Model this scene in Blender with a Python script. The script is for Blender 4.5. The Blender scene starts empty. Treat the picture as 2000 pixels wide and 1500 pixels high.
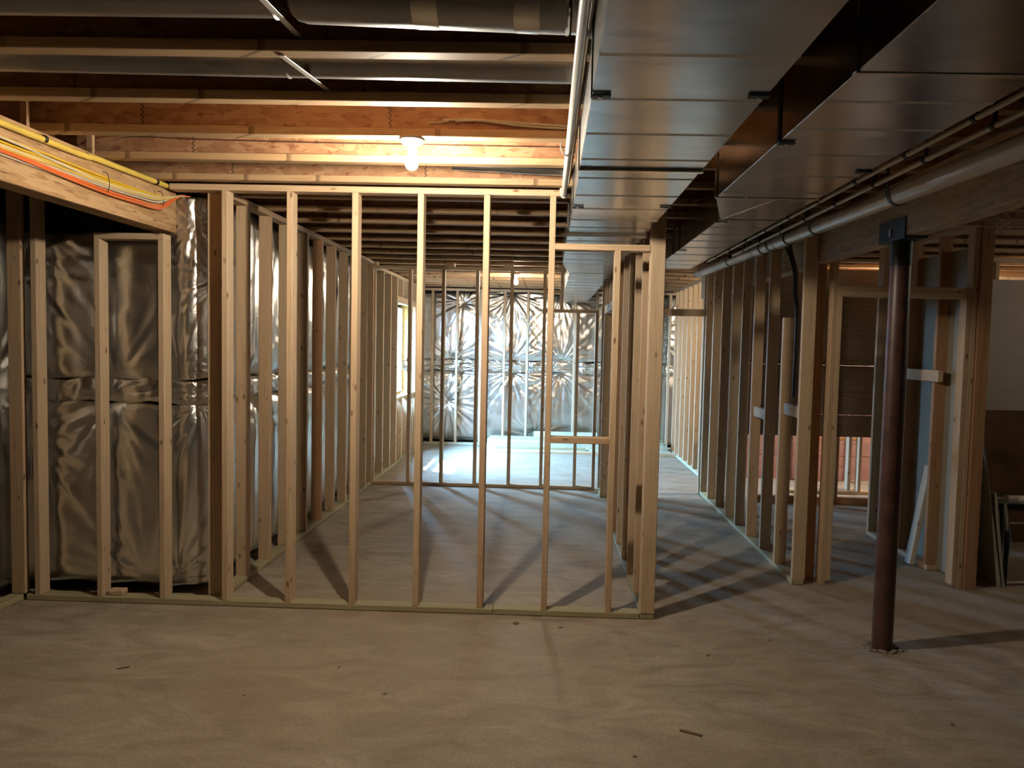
import bpy, bmesh, math, random
import numpy as np
from mathutils import Vector, Matrix

random.seed(7)
S = bpy.context.scene
C = S.collection
PI = math.pi

# ------------------------------------------------------------------ camera, world, sun, exposure
F, PX, VX, VY, ROLL, CAMH = 1400.0, 1038.0, 1073.0, 676.0, 0.0225, 1.70   # pixels of the 2000 x 1500 frame
ydir = Vector((VX - PX, -(VY - 750.0), -F)).normalized()
up = Vector((ROLL, 1.0, 0.0)); up.z = -(up.x * ydir.x + up.y * ydir.y) / ydir.z; up.normalize()
xdir = ydir.cross(up)
cam_data = bpy.data.cameras.new('camera')
cam = bpy.data.objects.new('camera', cam_data); C.objects.link(cam)
cam.matrix_world = Matrix(((*xdir, 0), (*ydir, 0), (*up, CAMH), (0, 0, 0, 1)))
cam_data.sensor_fit = 'HORIZONTAL'; cam_data.sensor_width = 36.0
cam_data.lens = 36.0 * F / 2000.0
cam_data.shift_x = -(PX - 1000.0) / 2000.0
cam_data.clip_start = 0.02; cam_data.clip_end = 200
S.camera = cam

W = bpy.data.worlds.new('sky'); S.world = W; W.use_nodes = True
wn = W.node_tree.nodes; wl = W.node_tree.links
wn['Background'].inputs['Color'].default_value = (0.28, 0.60, 1.0, 1)
wn['Background'].inputs['Strength'].default_value = 430.0

sun = bpy.data.lights.new('sun', 'SUN'); sun.energy = 260; sun.angle = 0.012; sun.color = (1.0, 0.97, 0.92)
suno = bpy.data.objects.new('sun', sun); C.objects.link(suno)
suno.rotation_euler = Vector((0.56, -0.40, -0.90)).to_track_quat('-Z', 'Y').to_euler()

portal = bpy.data.lights.new('window_daylight', 'AREA'); portal.shape = 'RECTANGLE'
portal.size = 1.25; portal.size_y = 1.3; portal.cycles.is_portal = True
po = bpy.data.objects.new('window_daylight', portal); C.objects.link(po)
po.location = (-2.66, 10.54, 1.6); po.rotation_euler = (0, -PI / 2, 0)

BULB_NEAR, BULB_FAR, FILL_SIDE, FILL_STAIR = 2350.0, 1100.0, 480.0, 5000.0  # the last two are unseen bulbs added for fill
S.view_settings.view_transform = 'Standard'; S.view_settings.look = 'None'
S.view_settings.gamma = 1.0; S.view_settings.use_curve_mapping = False
S.view_settings.exposure = 0.1
S.cycles.sample_clamp_indirect = 6.0
S.cycles.max_bounces = 12; S.cycles.diffuse_bounces = 8; S.cycles.glossy_bounces = 4
S.cycles.use_denoising = True
S.cycles.caustics_reflective = False; S.cycles.caustics_refractive = False

# ------------------------------------------------------------------ materials
class NT:
    def __init__(s, name):
        s.m = bpy.data.materials.new(name); s.m.use_nodes = True
        s.t = s.m.node_tree; s.b = s.t.nodes['Principled BSDF']
    def n(s, typ, **kw):
        x = s.t.nodes.new(typ)
        for k, v in kw.items():
            if k in x.inputs: x.inputs[k].default_value = v
            else: setattr(x, k, v)
        return x
    def l(s, a, b): s.t.links.new(a, b)
    def coord(s, scale=(1, 1, 1), rand=True, kind='Object'):
        tc = s.n('ShaderNodeTexCoord'); mp = s.n('ShaderNodeMapping')
        mp.inputs['Scale'].default_value = scale
        s.l(tc.outputs[kind], mp.inputs['Vector'])
        if not rand: return mp.outputs[0]
        oi = s.n('ShaderNodeObjectInfo'); mu = s.n('ShaderNodeMath', operation='MULTIPLY'); mu.inputs[1].default_value = 57.3
        s.l(oi.outputs['Random'], mu.inputs[0])
        ad = s.n('ShaderNodeVectorMath', operation='ADD')
        s.l(mp.outputs[0], ad.inputs[0]); s.l(mu.outputs[0], ad.inputs[1])
        return ad.outputs[0]
    def noise(s, vec, scale=5, detail=4, rough=0.5, dist=0.0):
        x = s.n('ShaderNodeTexNoise'); x.inputs['Scale'].default_value = scale
        x.inputs['Detail'].default_value = detail; x.inputs['Roughness'].default_value = rough
        x.inputs['Distortion'].default_value = dist
        s.l(vec, x.inputs['Vector']); return x.outputs['Fac']
    def ramp(s, fac, stops):
        x = s.n('ShaderNodeValToRGB'); e = x.color_ramp.elements
        while len(e) < len(stops): e.new(0.5)
        for k, (p, c) in enumerate(stops):
            e[k].position = p; e[k].color = (*c, 1) if len(c) == 3 else c
        s.l(fac, x.inputs[0]); return x.outputs[0]
    def mix(s, fac, a, b, mode='MIX'):
        x = s.n('ShaderNodeMix'); x.data_type = 'RGBA'; x.blend_type = mode
        for v, i in ((fac, 0), (a, 6), (b, 7)):
            if isinstance(v, (int, float)): x.inputs[i].default_value = v
            elif isinstance(v, tuple): x.inputs[i].default_value = (*v, 1)
            else: s.l(v, x.inputs[i])
        return x.outputs[2]
    def bump(s, h, strength=0.2, dist=0.002):
        x = s.n('ShaderNodeBump'); x.inputs['Strength'].default_value = strength; x.inputs['Distance'].default_value = dist
        s.l(h, x.inputs['Height']); s.l(x.outputs[0], s.b.inputs['Normal'])
    def col(s, c):
        if isinstance(c, tuple): s.b.inputs['Base Color'].default_value = (*c, 1)
        else: s.l(c, s.b.inputs['Base Color'])
    def set(s, rough=None, metal=None, spec=None):
        if rough is not None:
            if isinstance(rough, (int, float)): s.b.inputs['Roughness'].default_value = rough
            else: s.l(rough, s.b.inputs['Roughness'])
        if metal is not None: s.b.inputs['Metallic'].default_value = metal
        if spec is not None: s.b.inputs['Specular IOR Level'].default_value = spec

def wood(name, light, dark, alt, knots=True, slashes=False):
    t = NT(name)
    v = t.coord((22, 22, 1.1))
    ring = t.noise(v, 1.6, 3, 0.55, 1.2)
    fine = t.noise(t.coord((160, 160, 4)), 1.0, 2)
    base = t.ramp(ring, [(0.28, dark), (0.48, light), (0.75, tuple(x * 1.06 for x in light))])
    oi = t.n('ShaderNodeObjectInfo')
    tint = t.ramp(oi.outputs['Random'], [(0.0, (1, 1, 1)), (0.45, (0.97, 0.95, 0.93)), (0.7, alt), (1.0, (1.03, 1.02, 1.0))])
    c = t.mix(1.0, base, tint, 'MULTIPLY')
    c = t.mix(t.ramp(fine, [(0.35, (0.22,) * 3), (0.6, (0,) * 3)]), c, tuple(x * 0.6 for x in dark))
    if knots:
        vo = t.n('ShaderNodeTexVoronoi'); vo.inputs['Scale'].default_value = 1.0
        t.l(t.coord((13, 13, 5.5)), vo.inputs['Vector'])
        k = t.ramp(vo.outputs['Distance'], [(0.055, (0.95,) * 3), (0.09, (0.5,) * 3), (0.16, (0,) * 3)])
        c = t.mix(k, c, (0.16, 0.075, 0.03))
    if slashes:                                   # dark slanted marks repeated along the flange
        tc = t.n('ShaderNodeTexCoord'); sp = t.n('ShaderNodeSeparateXYZ'); t.l(tc.outputs['Object'], sp.inputs[0])
        a = t.n('ShaderNodeMath', operation='MULTIPLY_ADD'); a.inputs[1].default_value = 2.3
        t.l(sp.outputs[2], a.inputs[0])
        b = t.n('ShaderNodeMath', operation='MULTIPLY'); b.inputs[1].default_value = 3.4; t.l(sp.outputs[1], b.inputs[0]); t.l(b.outputs[0], a.inputs[2])
        fr = t.n('ShaderNodeMath', operation='FRACT'); t.l(a.outputs[0], fr.inputs[0])
        sel = t.ramp(fr.outputs[0], [(0.0, (1,) * 3), (0.05, (0.7,) * 3), (0.075, (0,) * 3)])
        brk = t.ramp(t.noise(t.coord((1, 1, 1.5)), 1.3, 1), [(0.45, (0,) * 3), (0.55, (0.8,) * 3)])
        c = t.mix(t.mix(1.0, sel, brk, 'MULTIPLY'), c, (0.10, 0.055, 0.025))
    t.col(c); t.set(0.62, 0, 0.35); t.bump(ring, 0.12, 0.0015)
    return t.m

M = {}
M['pine'] = wood('pine_stud', (0.63, 0.475, 0.315), (0.53, 0.375, 0.23), (0.93, 0.85, 0.81))
M['pine_red'] = wood('reddish_fir', (0.47, 0.27, 0.145), (0.36, 0.19, 0.095), (0.95, 0.9, 0.85))
M['treated'] = wood('treated_lumber', (0.45, 0.40, 0.25), (0.33, 0.29, 0.17), (0.92, 0.95, 0.9), knots=False)
M['treated_pale'] = wood('pale_green_lumber', (0.62, 0.62, 0.50), (0.50, 0.52, 0.40), (0.95, 0.98, 0.95), knots=False)
M['flange'] = wood('joist_flange', (0.48, 0.32, 0.18), (0.38, 0.24, 0.125), (0.92, 0.85, 0.8), knots=False, slashes=True)
M['grey_wood'] = wood('weathered_offcut', (0.66, 0.62, 0.52), (0.55, 0.5, 0.41), (1, 1, 1))

def strand(name, cols, scale, dark, seam=None):
    t = NT(name)
    vo = t.n('ShaderNodeTexVoronoi'); vo.inputs['Scale'].default_value = 1.0; vo.inputs['Randomness'].default_value = 1.0
    co = t.coord(scale)
    wob = t.n('ShaderNodeVectorMath', operation='ADD')
    no = t.n('ShaderNodeTexNoise'); no.inputs['Scale'].default_value = 0.6; t.l(co, no.inputs['Vector'])
    t.l(co, wob.inputs[0]); t.l(no.outputs['Color'], wob.inputs[1]); t.l(wob.outputs[0], vo.inputs['Vector'])
    sp = t.n('ShaderNodeSeparateColor'); t.l(vo.outputs['Color'], sp.inputs[0])
    c = t.ramp(sp.outputs[0], [(0.0, cols[0]), (0.4, cols[1]), (0.75, cols[2]), (1.0, cols[3])])
    fl = t.ramp(t.noise(t.coord(tuple(x * 1.3 for x in scale)), 1.0, 3, 0.6), [(0.30, (0.85,) * 3), (0.42, (0,) * 3)])
    c = t.mix(fl, c, dark)
    if seam:
        tc = t.n('ShaderNodeTexCoord'); s2 = t.n('ShaderNodeSeparateXYZ'); t.l(tc.outputs['Object'], s2.inputs[0])
        zz = t.n('ShaderNodeMath', operation='PINGPONG'); zz.inputs[1].default_value = 0.012; t.l(s2.outputs[0], zz.inputs[0])
        ad = t.n('ShaderNodeMath', operation='ADD'); t.l(s2.outputs[2], ad.inputs[0]); t.l(zz.outputs[0], ad.inputs[1])
        mo = t.n('ShaderNodeMath', operation='MULTIPLY'); mo.inputs[1].default_value = 1 / seam; t.l(ad.outputs[0], mo.inputs[0])
        fr = t.n('ShaderNodeMath', operation='FRACT'); t.l(mo.outputs[0], fr.inputs[0])
        c = t.mix(t.ramp(fr.outputs[0], [(0.0, (0.9,) * 3), (0.006, (0.9,) * 3), (0.009, (0,) * 3)]), c, (0.05, 0.025, 0.015))
    t.col(c); t.set(0.7, 0, 0.3); t.bump(sp.outputs[1], 0.25, 0.002)
    return t.m
M['osb_web'] = strand('oriented_strand_web', ((0.23, 0.11, 0.055), (0.30, 0.155, 0.08), (0.36, 0.205, 0.11), (0.27, 0.13, 0.065)), (34, 34, 15), (0.16, 0.06, 0.03), seam=1.17)
M['osb_deck'] = strand('subfloor_strand', ((0.32, 0.22, 0.12), (0.42, 0.3, 0.17), (0.5, 0.36, 0.2), (0.36, 0.25, 0.13)), (14, 30, 30), (0.2, 0.12, 0.06))
M['beam'] = strand('strand_lumber_beam', ((0.36, 0.215, 0.10), (0.47, 0.30, 0.155), (0.54, 0.36, 0.20), (0.40, 0.235, 0.11)), (50, 50, 7), (0.20, 0.10, 0.045))
M['beam_grey'] = strand('grey_strand_beam', ((0.36, 0.29, 0.21), (0.45, 0.37, 0.28), (0.52, 0.44, 0.34), (0.40, 0.33, 0.24)), (50, 50, 7), (0.22, 0.16, 0.11))

def galv(name, c1, c2, rough=(0.15, 0.30), wave=0.10, metal=1.0):
    t = NT(name)
    a = t.noise(t.coord((3, 3, 3)), 1.2, 4, 0.6)
    sm = t.noise(t.coord((1.2, 5, 5)), 2.0, 5, 0.62, 0.4)
    c = t.mix(t.ramp(a, [(0.35, (0,) * 3), (0.65, (1,) * 3)]), c1, c2)
    c = t.mix(t.ramp(sm, [(0.60, (0,) * 3), (0.74, (0.45,) * 3)]), c, tuple(x * 0.45 for x in c1))
    t.col(c)
    r = t.n('ShaderNodeMapRange'); r.inputs[3].default_value = rough[0]; r.inputs[4].default_value = rough[1]
    t.l(sm, r.inputs[0]); t.set(r.outputs[0], metal)
    if wave: t.bump(t.noise(t.coord((2, 7, 2)), 1.0, 2), wave, 0.02)
    return t.m
M['galv'] = galv('galvanised_sheet', (0.50, 0.51, 0.52), (0.60, 0.61, 0.62))
M['galv_dark'] = galv('dull_galvanised_sheet', (0.30, 0.30, 0.30), (0.38, 0.38, 0.37), (0.35, 0.5), 0.05)
M['strap'] = galv('strap_steel', (0.62, 0.61, 0.58), (0.72, 0.71, 0.68), (0.35, 0.5), 0)
M['black_metal'] = galv('black_steel', (0.03, 0.035, 0.04), (0.05, 0.055, 0.06), (0.4, 0.55), 0, 0.6)
M['tape'] = galv('foil_tape', (0.66, 0.62, 0.56), (0.78, 0.74, 0.68), (0.15, 0.35), 0.5)
M['chrome'] = galv('chrome_tube', (0.75, 0.75, 0.75), (0.82, 0.82, 0.82), (0.06, 0.12), 0)

def foilmat():
    t = NT('foil_facing')
    a = t.noise(t.coord((1, 1, 1), False), 26, 4, 0.6, 0.6)
    b = t.noise(t.coord((1, 1, 1), False), 160, 2, 0.5)
    c = t.ramp(t.noise(t.coord((1, 1, 1), False), 2.2, 3), [(0.3, (0.76, 0.74, 0.70)), (0.7, (0.88, 0.86, 0.82))])
    t.col(c)
    r = t.n('ShaderNodeMapRange'); r.inputs[3].default_value = 0.24; r.inputs[4].default_value = 0.38
    t.l(a, r.inputs[0]); t.set(r.outputs[0], 1.0)
    ad = t.n('ShaderNodeMath', operation='MULTIPLY_ADD'); ad.inputs[1].default_value = 0.12; t.l(b, ad.inputs[0]); t.l(a, ad.inputs[2])
    t.bump(ad.outputs[0], 0.35, 0.006)
    return t.m
M['foil'] = foilmat()

def concrete(name, cols, rough=0.55):
    t = NT(name)
    co = t.coord((1, 1, 1), False)
    big = t.noise(co, 0.55, 5, 0.55, 0.8)
    mid = t.noise(t.coord((1.0, 2.2, 1), False), 2.4, 7, 0.62, 1.3)
    fin = t.noise(co, 60, 4, 0.65)
    c = t.ramp(mid, [(0.28, cols[0]), (0.5, cols[1]), (0.72, cols[2])])
    c = t.mix(t.ramp(big, [(0.36, (0.55,) * 3), (0.6, (0,) * 3)]), c, cols[3])
    c = t.mix(t.ramp(fin, [(0.42, (0.22,) * 3), (0.58, (0,) * 3)]), c, tuple(x * 0.55 for x in cols[0]))
    vo = t.n('ShaderNodeTexVoronoi'); vo.inputs['Scale'].default_value = 2.6; t.l(co, vo.inputs['Vector'])
    c = t.mix(t.ramp(vo.outputs['Distance'], [(0.022, (0.8,) * 3), (0.04, (0,) * 3)]), c, (0.07, 0.055, 0.04))
    t.col(c)
    r = t.n('ShaderNodeMapRange'); r.inputs[3].default_value = rough - 0.12; r.inputs[4].default_value = rough + 0.12
    t.l(mid, r.inputs[0]); t.set(r.outputs[0], 0, 0.4)
    ad = t.n('ShaderNodeMath', operation='MULTIPLY_ADD'); ad.inputs[1].default_value = 0.3; t.l(fin, ad.inputs[0]); t.l(mid, ad.inputs[2])
    t.bump(ad.outputs[0], 0.22, 0.006)
    return t.m
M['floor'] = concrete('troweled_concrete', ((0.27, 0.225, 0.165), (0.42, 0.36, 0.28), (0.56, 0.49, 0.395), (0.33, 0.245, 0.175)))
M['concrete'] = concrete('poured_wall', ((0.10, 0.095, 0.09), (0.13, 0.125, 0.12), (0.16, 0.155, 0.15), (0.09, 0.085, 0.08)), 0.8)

def plain(name, c, rough=0.5, metal=0.0, vary=0.08, sc=8, bump=0):
    t = NT(name)
    n = t.noise(t.coord((1, 1, 1)), sc, 4)
    t.col(t.mix(t.ramp(n, [(0.3, (0,) * 3), (0.7, (1,) * 3)]), tuple(x * (1 - vary) for x in c), tuple(min(1, x * (1 + vary)) for x in c)))
    t.set(rough, metal)
    if bump: t.bump(n, bump, 0.003)
    return t.m
M['pvc'] = plain('white_pvc', (0.72, 0.70, 0.64), 0.28)
M['pvc_grey'] = plain('grey_plastic_pipe', (0.62, 0.61, 0.58), 0.16)
M['pex'] = plain('cream_pipe', (0.55, 0.49, 0.38), 0.4)
M['black'] = plain('black_plastic', (0.016, 0.015, 0.014), 0.45)
M['brownfit'] = plain('grey_brown_fitting', (0.16, 0.13, 0.12), 0.4)
M['yellow'] = plain('yellow_jacket', (0.75, 0.55, 0.11), 0.35, vary=0.12)
M['yellow2'] = plain('yellow_cable', (0.78, 0.52, 0.04), 0.4)
M['white_cable'] = plain('white_cable', (0.66, 0.60, 0.47), 0.45)
M['orange'] = plain('orange_cable', (0.80, 0.20, 0.06), 0.4)
M['rust'] = plain('red_oxide_paint', (0.075, 0.034, 0.027), 0.42, vary=0.35, sc=14, bump=0.1)
M['porcelain'] = plain('white_porcelain', (0.8, 0.8, 0.78), 0.3, vary=0.02)
M['white'] = plain('white_vinyl', (0.82, 0.84, 0.86), 0.35, vary=0.02)
M['drywall'] = plain('drywall_paper', (0.52, 0.47, 0.40), 0.8, vary=0.05)
M['drywall_grey'] = plain('grey_drywall_back', (0.34, 0.31, 0.25), 0.85, vary=0.06)
M['brownpanel'] = plain('dark_brown_panel', (0.13, 0.065, 0.028), 0.45, vary=0.3, sc=5)
M['pinkboard'] = plain('pink_foam_board', (0.50, 0.27, 0.24), 0.7, vary=0.1)
M['fiberglass'] = plain('yellow_fiberglass', (0.80, 0.62, 0.26), 0.9, vary=0.2, sc=40, bump=0.6)
M['grit'] = plain('grout_crumb', (0.32, 0.28, 0.23), 0.9, vary=0.2, sc=40)
M['darkstep'] = wood('dark_stair_board', (0.20, 0.135, 0.085), (0.14, 0.09, 0.055), (0.95, 0.92, 0.9))
M['whitegrip'] = plain('white_foam_grip', (0.75, 0.72, 0.65), 0.6)

def emit(name, col, strength):
    t = NT(name); t.col((0.9, 0.9, 0.9))
    t.b.inputs['Emission Color'].default_value = (*col, 1); t.b.inputs['Emission Strength'].default_value = strength
    return t.m

# ------------------------------------------------------------------ building helpers
def wmat(o):
    m = Matrix.LocRotScale(o.location, o.rotation_euler, None)
    return wmat(o.parent) @ o.matrix_parent_inverse @ m if o.parent else m
def link(name, me, mat, parent=None, loc=(0, 0, 0), smooth=False):
    o = bpy.data.objects.new(name, me); C.objects.link(o)
    if mat and not me.materials: me.materials.append(mat)
    if parent:
        o.parent = parent; o.matrix_parent_inverse = wmat(parent).inverted()
    o.location = loc
    if smooth: me.shade_smooth()
    return o

def tag(o, label, cat, group=None):
    o['label'] = label; o['category'] = cat
    if group: o['group'] = group
    return o
def thing(name, label, cat, loc=(0, 0, 0), group=None):
    o = bpy.data.objects.new(name, None); C.objects.link(o); o.location = loc
    o.empty_display_size = 0.05
    return tag(o, label, cat, group)
def struct(o): o['kind'] = 'structure'; return o

_boxes = {}
def box_mesh(sx, sy, sz, mat, bev=0.003):
    key = (round(sx, 4), round(sy, 4), round(sz, 4), mat.name, bev)
    if key in _boxes: return _boxes[key]
    bm = bmesh.new(); bmesh.ops.create_cube(bm, size=1)
    bmesh.ops.scale(bm, vec=(sx, sy, sz), verts=bm.verts)
    b = min(bev, 0.3 * min(sx, sy, sz))
    if b > 0: bmesh.ops.bevel(bm, geom=bm.edges[:], offset=b, segments=1, affect='EDGES')
    me = bpy.data.meshes.new('box'); bm.to_mesh(me); bm.free(); me.materials.append(mat)
    _boxes[key] = me; return me
def box(name, parent, x0, x1, y0, y1, z0, z1, mat, bev=0.003):
    """a board between these limits; its own Z axis runs along its length so the grain does too"""
    d = [x1 - x0, y1 - y0, z1 - z0]; c = ((x0 + x1) / 2, (y0 + y1) / 2, (z0 + z1) / 2)
    k = d.index(max(d))
    if k == 2: me, rot = box_mesh(d[0], d[1], d[2], mat, bev), (0, 0, 0)
    elif k == 1: me, rot = box_mesh(d[0], d[2], d[1], mat, bev), (-PI / 2, 0, 0)
    else: me, rot = box_mesh(d[2], d[1], d[0], mat, bev), (0, PI / 2, 0)
    o = link(name, me, None, parent, c); o.rotation_euler = rot
    return o
def lean(name, parent, a, b, w, t, mat, side=(1, 0, 0), bev=0.003):
    """a board of section w x t from point a to point b; side = direction of its width"""
    a, b = Vector(a), Vector(b); z = (b - a).normalized(); x = Vector(side); x = (x - z * x.dot(z)).normalized(); y = z.cross(x)
    o = link(name, box_mesh(w, t, (b - a).length, mat, bev), None, parent, (a + b) / 2)
    o.rotation_euler = Matrix((x, y, z)).transposed().to_euler(); return o

def spline(pts, n=8):
    P = [Vector(p) for p in pts]; P = [2 * P[0] - P[1]] + P + [2 * P[-1] - P[-2]]; out = []
    for i in range(1, len(P) - 2):
        a, b, c, d = P[i - 1:i + 3]
        for k in range(n):
            t = k / n
            out.append(0.5 * (2 * b + (c - a) * t + (2 * a - 5 * b + 4 * c - d) * t * t + (3 * b - a - 3 * c + d) * t ** 3))
    out.append(P[-2]); return out
def tube_bm(bm, pts, r, seg=8, cap=True):
    pts = [Vector(p) for p in pts]; rings = []; n = None
    for i, p in enumerate(pts):
        d = (pts[min(i + 1, len(pts) - 1)] - pts[max(i - 1, 0)]).normalized()
        if n is None:
            n = d.orthogonal().normalized()
        else: n = (n - d * n.dot(d)).normalized()
        b = d.cross(n); rr = r[i] if isinstance(r, (list, tuple)) else r
        rings.append([bm.verts.new(p + rr * (math.cos(2 * PI * k / seg) * n + math.sin(2 * PI * k / seg) * b)) for k in range(seg)])
    for a, b in zip(rings, rings[1:]):
        for k in range(seg): bm.faces.new((a[k], a[(k + 1) % seg], b[(k + 1) % seg], b[k]))
    if cap: bm.faces.new(rings[0][::-1]); bm.faces.new(rings[-1])
def finish(name, bm, mat, parent=None, smooth=False, origin=None):
    bmesh.ops.recalc_face_normals(bm, faces=bm.faces[:])
    o = Vector(origin) if origin is not None else sum((v.co for v in bm.verts), Vector()) / max(1, len(bm.verts))
    for v in bm.verts: v.co -= o
    me = bpy.data.meshes.new(name); bm.to_mesh(me); bm.free()
    if smooth:
        me.shade_smooth()
        try: me.set_sharp_from_angle(angle=math.radians(40))
        except Exception: pass
    return link(name, me, mat, parent, o)
def tube(name, pts, r, mat, parent=None, seg=10, n=0):
    bm = bmesh.new(); tube_bm(bm, spline(pts, n) if n else pts, r, seg); return finish(name, bm, mat, parent, True)
def lathe(name, prof, mat, parent=None, at=(0, 0, 0), axis=(0, 0, 1), seg=24):
    """prof: (radius, distance along axis)"""
    bm = bmesh.new(); z = Vector(axis).normalized(); x = z.orthogonal().normalized(); y = z.cross(x); rings = []
    for r, h in prof:
        rings.append([bm.verts.new(Vector(at) + z * h + max(r, 1e-4) * (math.cos(2 * PI * k / seg) * x + math.sin(2 * PI * k / seg) * y)) for k in range(seg)])
    for a, b in zip(rings, rings[1:]):
        for k in range(seg): bm.faces.new((a[k], a[(k + 1) % seg], b[(k + 1) % seg], b[k]))
    bm.faces.new(rings[0][::-1]); bm.faces.new(rings[-1])
    return finish(name, bm, mat, parent, True)
def prism(name, quad_a, quad_b, mat, parent=None, bev=0):
    bm = bmesh.new(); A = [bm.verts.new(p) for p in quad_a]; B = [bm.verts.new(p) for p in quad_b]; n = len(A)
    bm.faces.new(A[::-1]); bm.faces.new(B)
    for k in range(n): bm.faces.new((A[k], A[(k + 1) % n], B[(k + 1) % n], B[k]))
    if bev:
        bmesh.ops.recalc_face_normals(bm, faces=bm.faces[:]); bmesh.ops.bevel(bm, geom=bm.edges[:], offset=bev, segments=2, affect='EDGES')
    return finish(name, bm, mat, parent)
def boxes_mesh(name, lims, mat, parent=None):
    bm = bmesh.new()
    for x0, x1, y0, y1, z0, z1 in lims:
        r = bmesh.ops.create_cube(bm, size=1)
        bmesh.ops.scale(bm, vec=(x1 - x0, y1 - y0, z1 - z0), verts=r['verts'])
        bmesh.ops.translate(bm, vec=((x0 + x1) / 2, (y0 + y1) / 2, (z0 + z1) / 2), verts=r['verts'])
    return finish(name, bm, mat, parent)

T, D = 0.038, 0.089          # 2x4 section
H = 2.653                    # underside of the joists
TOP = 2.955                  # underside of the subfloor

# ------------------------------------------------------------------ the room
struct(boxes_mesh('floor', [(-3.9, 7.0, -2.85, 5.08, -0.1, 0.0), (-2.64, 7.0, 5.08, 12.6, -0.1, 0.0)], M['floor']))
struct(boxes_mesh('ceiling', [(-3.9, 7.0, -2.85, 5.08, TOP, TOP + 0.02), (-2.64, 7.0, 5.08, 12.6, TOP, TOP + 0.02)], M['osb_deck']))
WY0, WY1, WZ0, WZ1 = 9.92, 11.17, 0.95, 2.24      # window opening
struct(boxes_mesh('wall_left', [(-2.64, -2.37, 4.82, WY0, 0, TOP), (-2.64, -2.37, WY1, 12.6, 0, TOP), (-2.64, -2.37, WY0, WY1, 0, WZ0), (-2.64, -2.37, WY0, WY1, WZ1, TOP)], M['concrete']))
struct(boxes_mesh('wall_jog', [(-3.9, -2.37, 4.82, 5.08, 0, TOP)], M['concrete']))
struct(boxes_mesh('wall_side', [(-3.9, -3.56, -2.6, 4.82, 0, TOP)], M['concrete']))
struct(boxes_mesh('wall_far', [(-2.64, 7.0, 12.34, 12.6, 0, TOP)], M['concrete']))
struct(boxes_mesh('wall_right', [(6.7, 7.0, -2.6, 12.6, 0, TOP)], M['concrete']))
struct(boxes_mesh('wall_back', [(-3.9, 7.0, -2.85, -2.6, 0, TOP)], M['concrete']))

struct(boxes_mesh('trim_light_blocker', [(-9.0, -3.45, 5.2, 17.0, -0.1, 1.9), (-3.45, -2.65, 5.2, 8.7, -0.1, 1.9), (-3.45, -2.65, 12.7, 17.0, -0.1, 1.9), (-3.45, -2.65, 8.7, 12.7, -0.1, 0.75)], M['concrete']))  # unseen bank outside, added to block low daylight through the window
win = bpy.data.objects.new('window_1', None); C.objects.link(win); win.location = (-2.6, 10.54, WZ0); struct(win)
for nm, l in (('jamb', (-2.62, -2.30, WY0, WY0 + 0.02, WZ0, WZ1)), ('jamb', (-2.62, -2.30, WY1 - 0.02, WY1, WZ0, WZ1)),
              ('sill', (-2.62, -2.28, WY0, WY1, WZ0, WZ0 + 0.02)), ('head', (-2.62, -2.30, WY0, WY1, WZ1 - 0.02, WZ1)),
              ('sash_rail', (-2.60, -2.56, WY0 + 0.02, WY1 - 0.02, WZ0 + 0.02, WZ0 + 0.07)), ('sash_rail', (-2.60, -2.56, WY0 + 0.02, WY1 - 0.02, WZ1 - 0.07, WZ1 - 0.02)),
              ('sash_stile', (-2.60, -2.56, WY0 + 0.02, WY0 + 0.07, WZ0 + 0.07, WZ1 - 0.07)), ('sash_stile', (-2.60, -2.56, WY1 - 0.07, WY1 - 0.02, WZ0 + 0.07, WZ1 - 0.07)),
              ('meeting_rail', (-2.60, -2.56, 10.52, 10.56, WZ0 + 0.07, WZ1 - 0.07))):
    box(nm, win, *l, M['white'], 0.004)
gl = NT('window_glass')
g1 = gl.n('ShaderNodeBsdfTransparent'); g2 = gl.n('ShaderNodeBsdfGlossy'); g2.inputs['Roughness'].default_value = 0.02
g3 = gl.n('ShaderNodeMixShader'); g3.inputs[0].default_value = 0.06; gl.l(g1.outputs[0], g3.inputs[1]); gl.l(g2.outputs[0], g3.inputs[2])
gl.l(g3.outputs[0], gl.t.nodes['Material Output'].inputs['Surface'])
for y0, y1 in ((WY0 + 0.07, 10.52), (10.56, WY1 - 0.07)):
    box('pane', win, -2.582, -2.578, y0, y1, WZ0 + 0.07, WZ1 - 0.07, gl.m, 0)

# ------------------------------------------------------------------ I-joists
ORD = 'first second third fourth fifth sixth seventh eighth ninth tenth eleventh twelfth thirteenth fourteenth fifteenth sixteenth seventeenth eighteenth nineteenth twentieth'.split()
JX0, JX1 = -3.5, 6.65
def joist_y(k): return 2.46 + 0.48 * k - 0.064       # near edge of the flange
for k in range(-2, 21):
    y = joist_y(k)
    if y + 0.064 > 12.33: break
    if k == 2: lab = 'wooden I-joist that carries the near bare bulb'
    elif k < 2: lab = 'wooden I-joist, %s toward the camera from the near bulb joist' % ORD[1 - k]
    elif k == 15: lab = 'wooden I-joist that carries the far bare bulb'
    else: lab = 'wooden I-joist, %s beyond the joist with the near bulb' % ORD[k - 3]
    JX0 = -3.5 if y < 4.6 else -2.36
    j = thing('floor_joist', lab, 'joist', (JX0, y + 0.032, H), 'floor joists overhead')
    box('bottom_flange', j, JX0, JX1, y, y + 0.064, H, H + 0.038, M['flange'])
    box('web', j, JX0, JX1, y + 0.027, y + 0.037, H + 0.038, TOP - 0.038, M['osb_web'], 0)
    box('top_flange', j, JX0, JX1, y, y + 0.064, TOP - 0.038, TOP, M['flange'])
for k, lab in ((2, 'short squash block standing on the left beam nearest the camera'), (3, 'short squash block on the left beam, farther from the camera')):
    y = joist_y(k)
    tag(box('squash_block', None, -2.488, -2.453, y - 0.022, y - 0.001, H, TOP, M['flange']), lab, 'block', 'squash blocks on the left beam')

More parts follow.
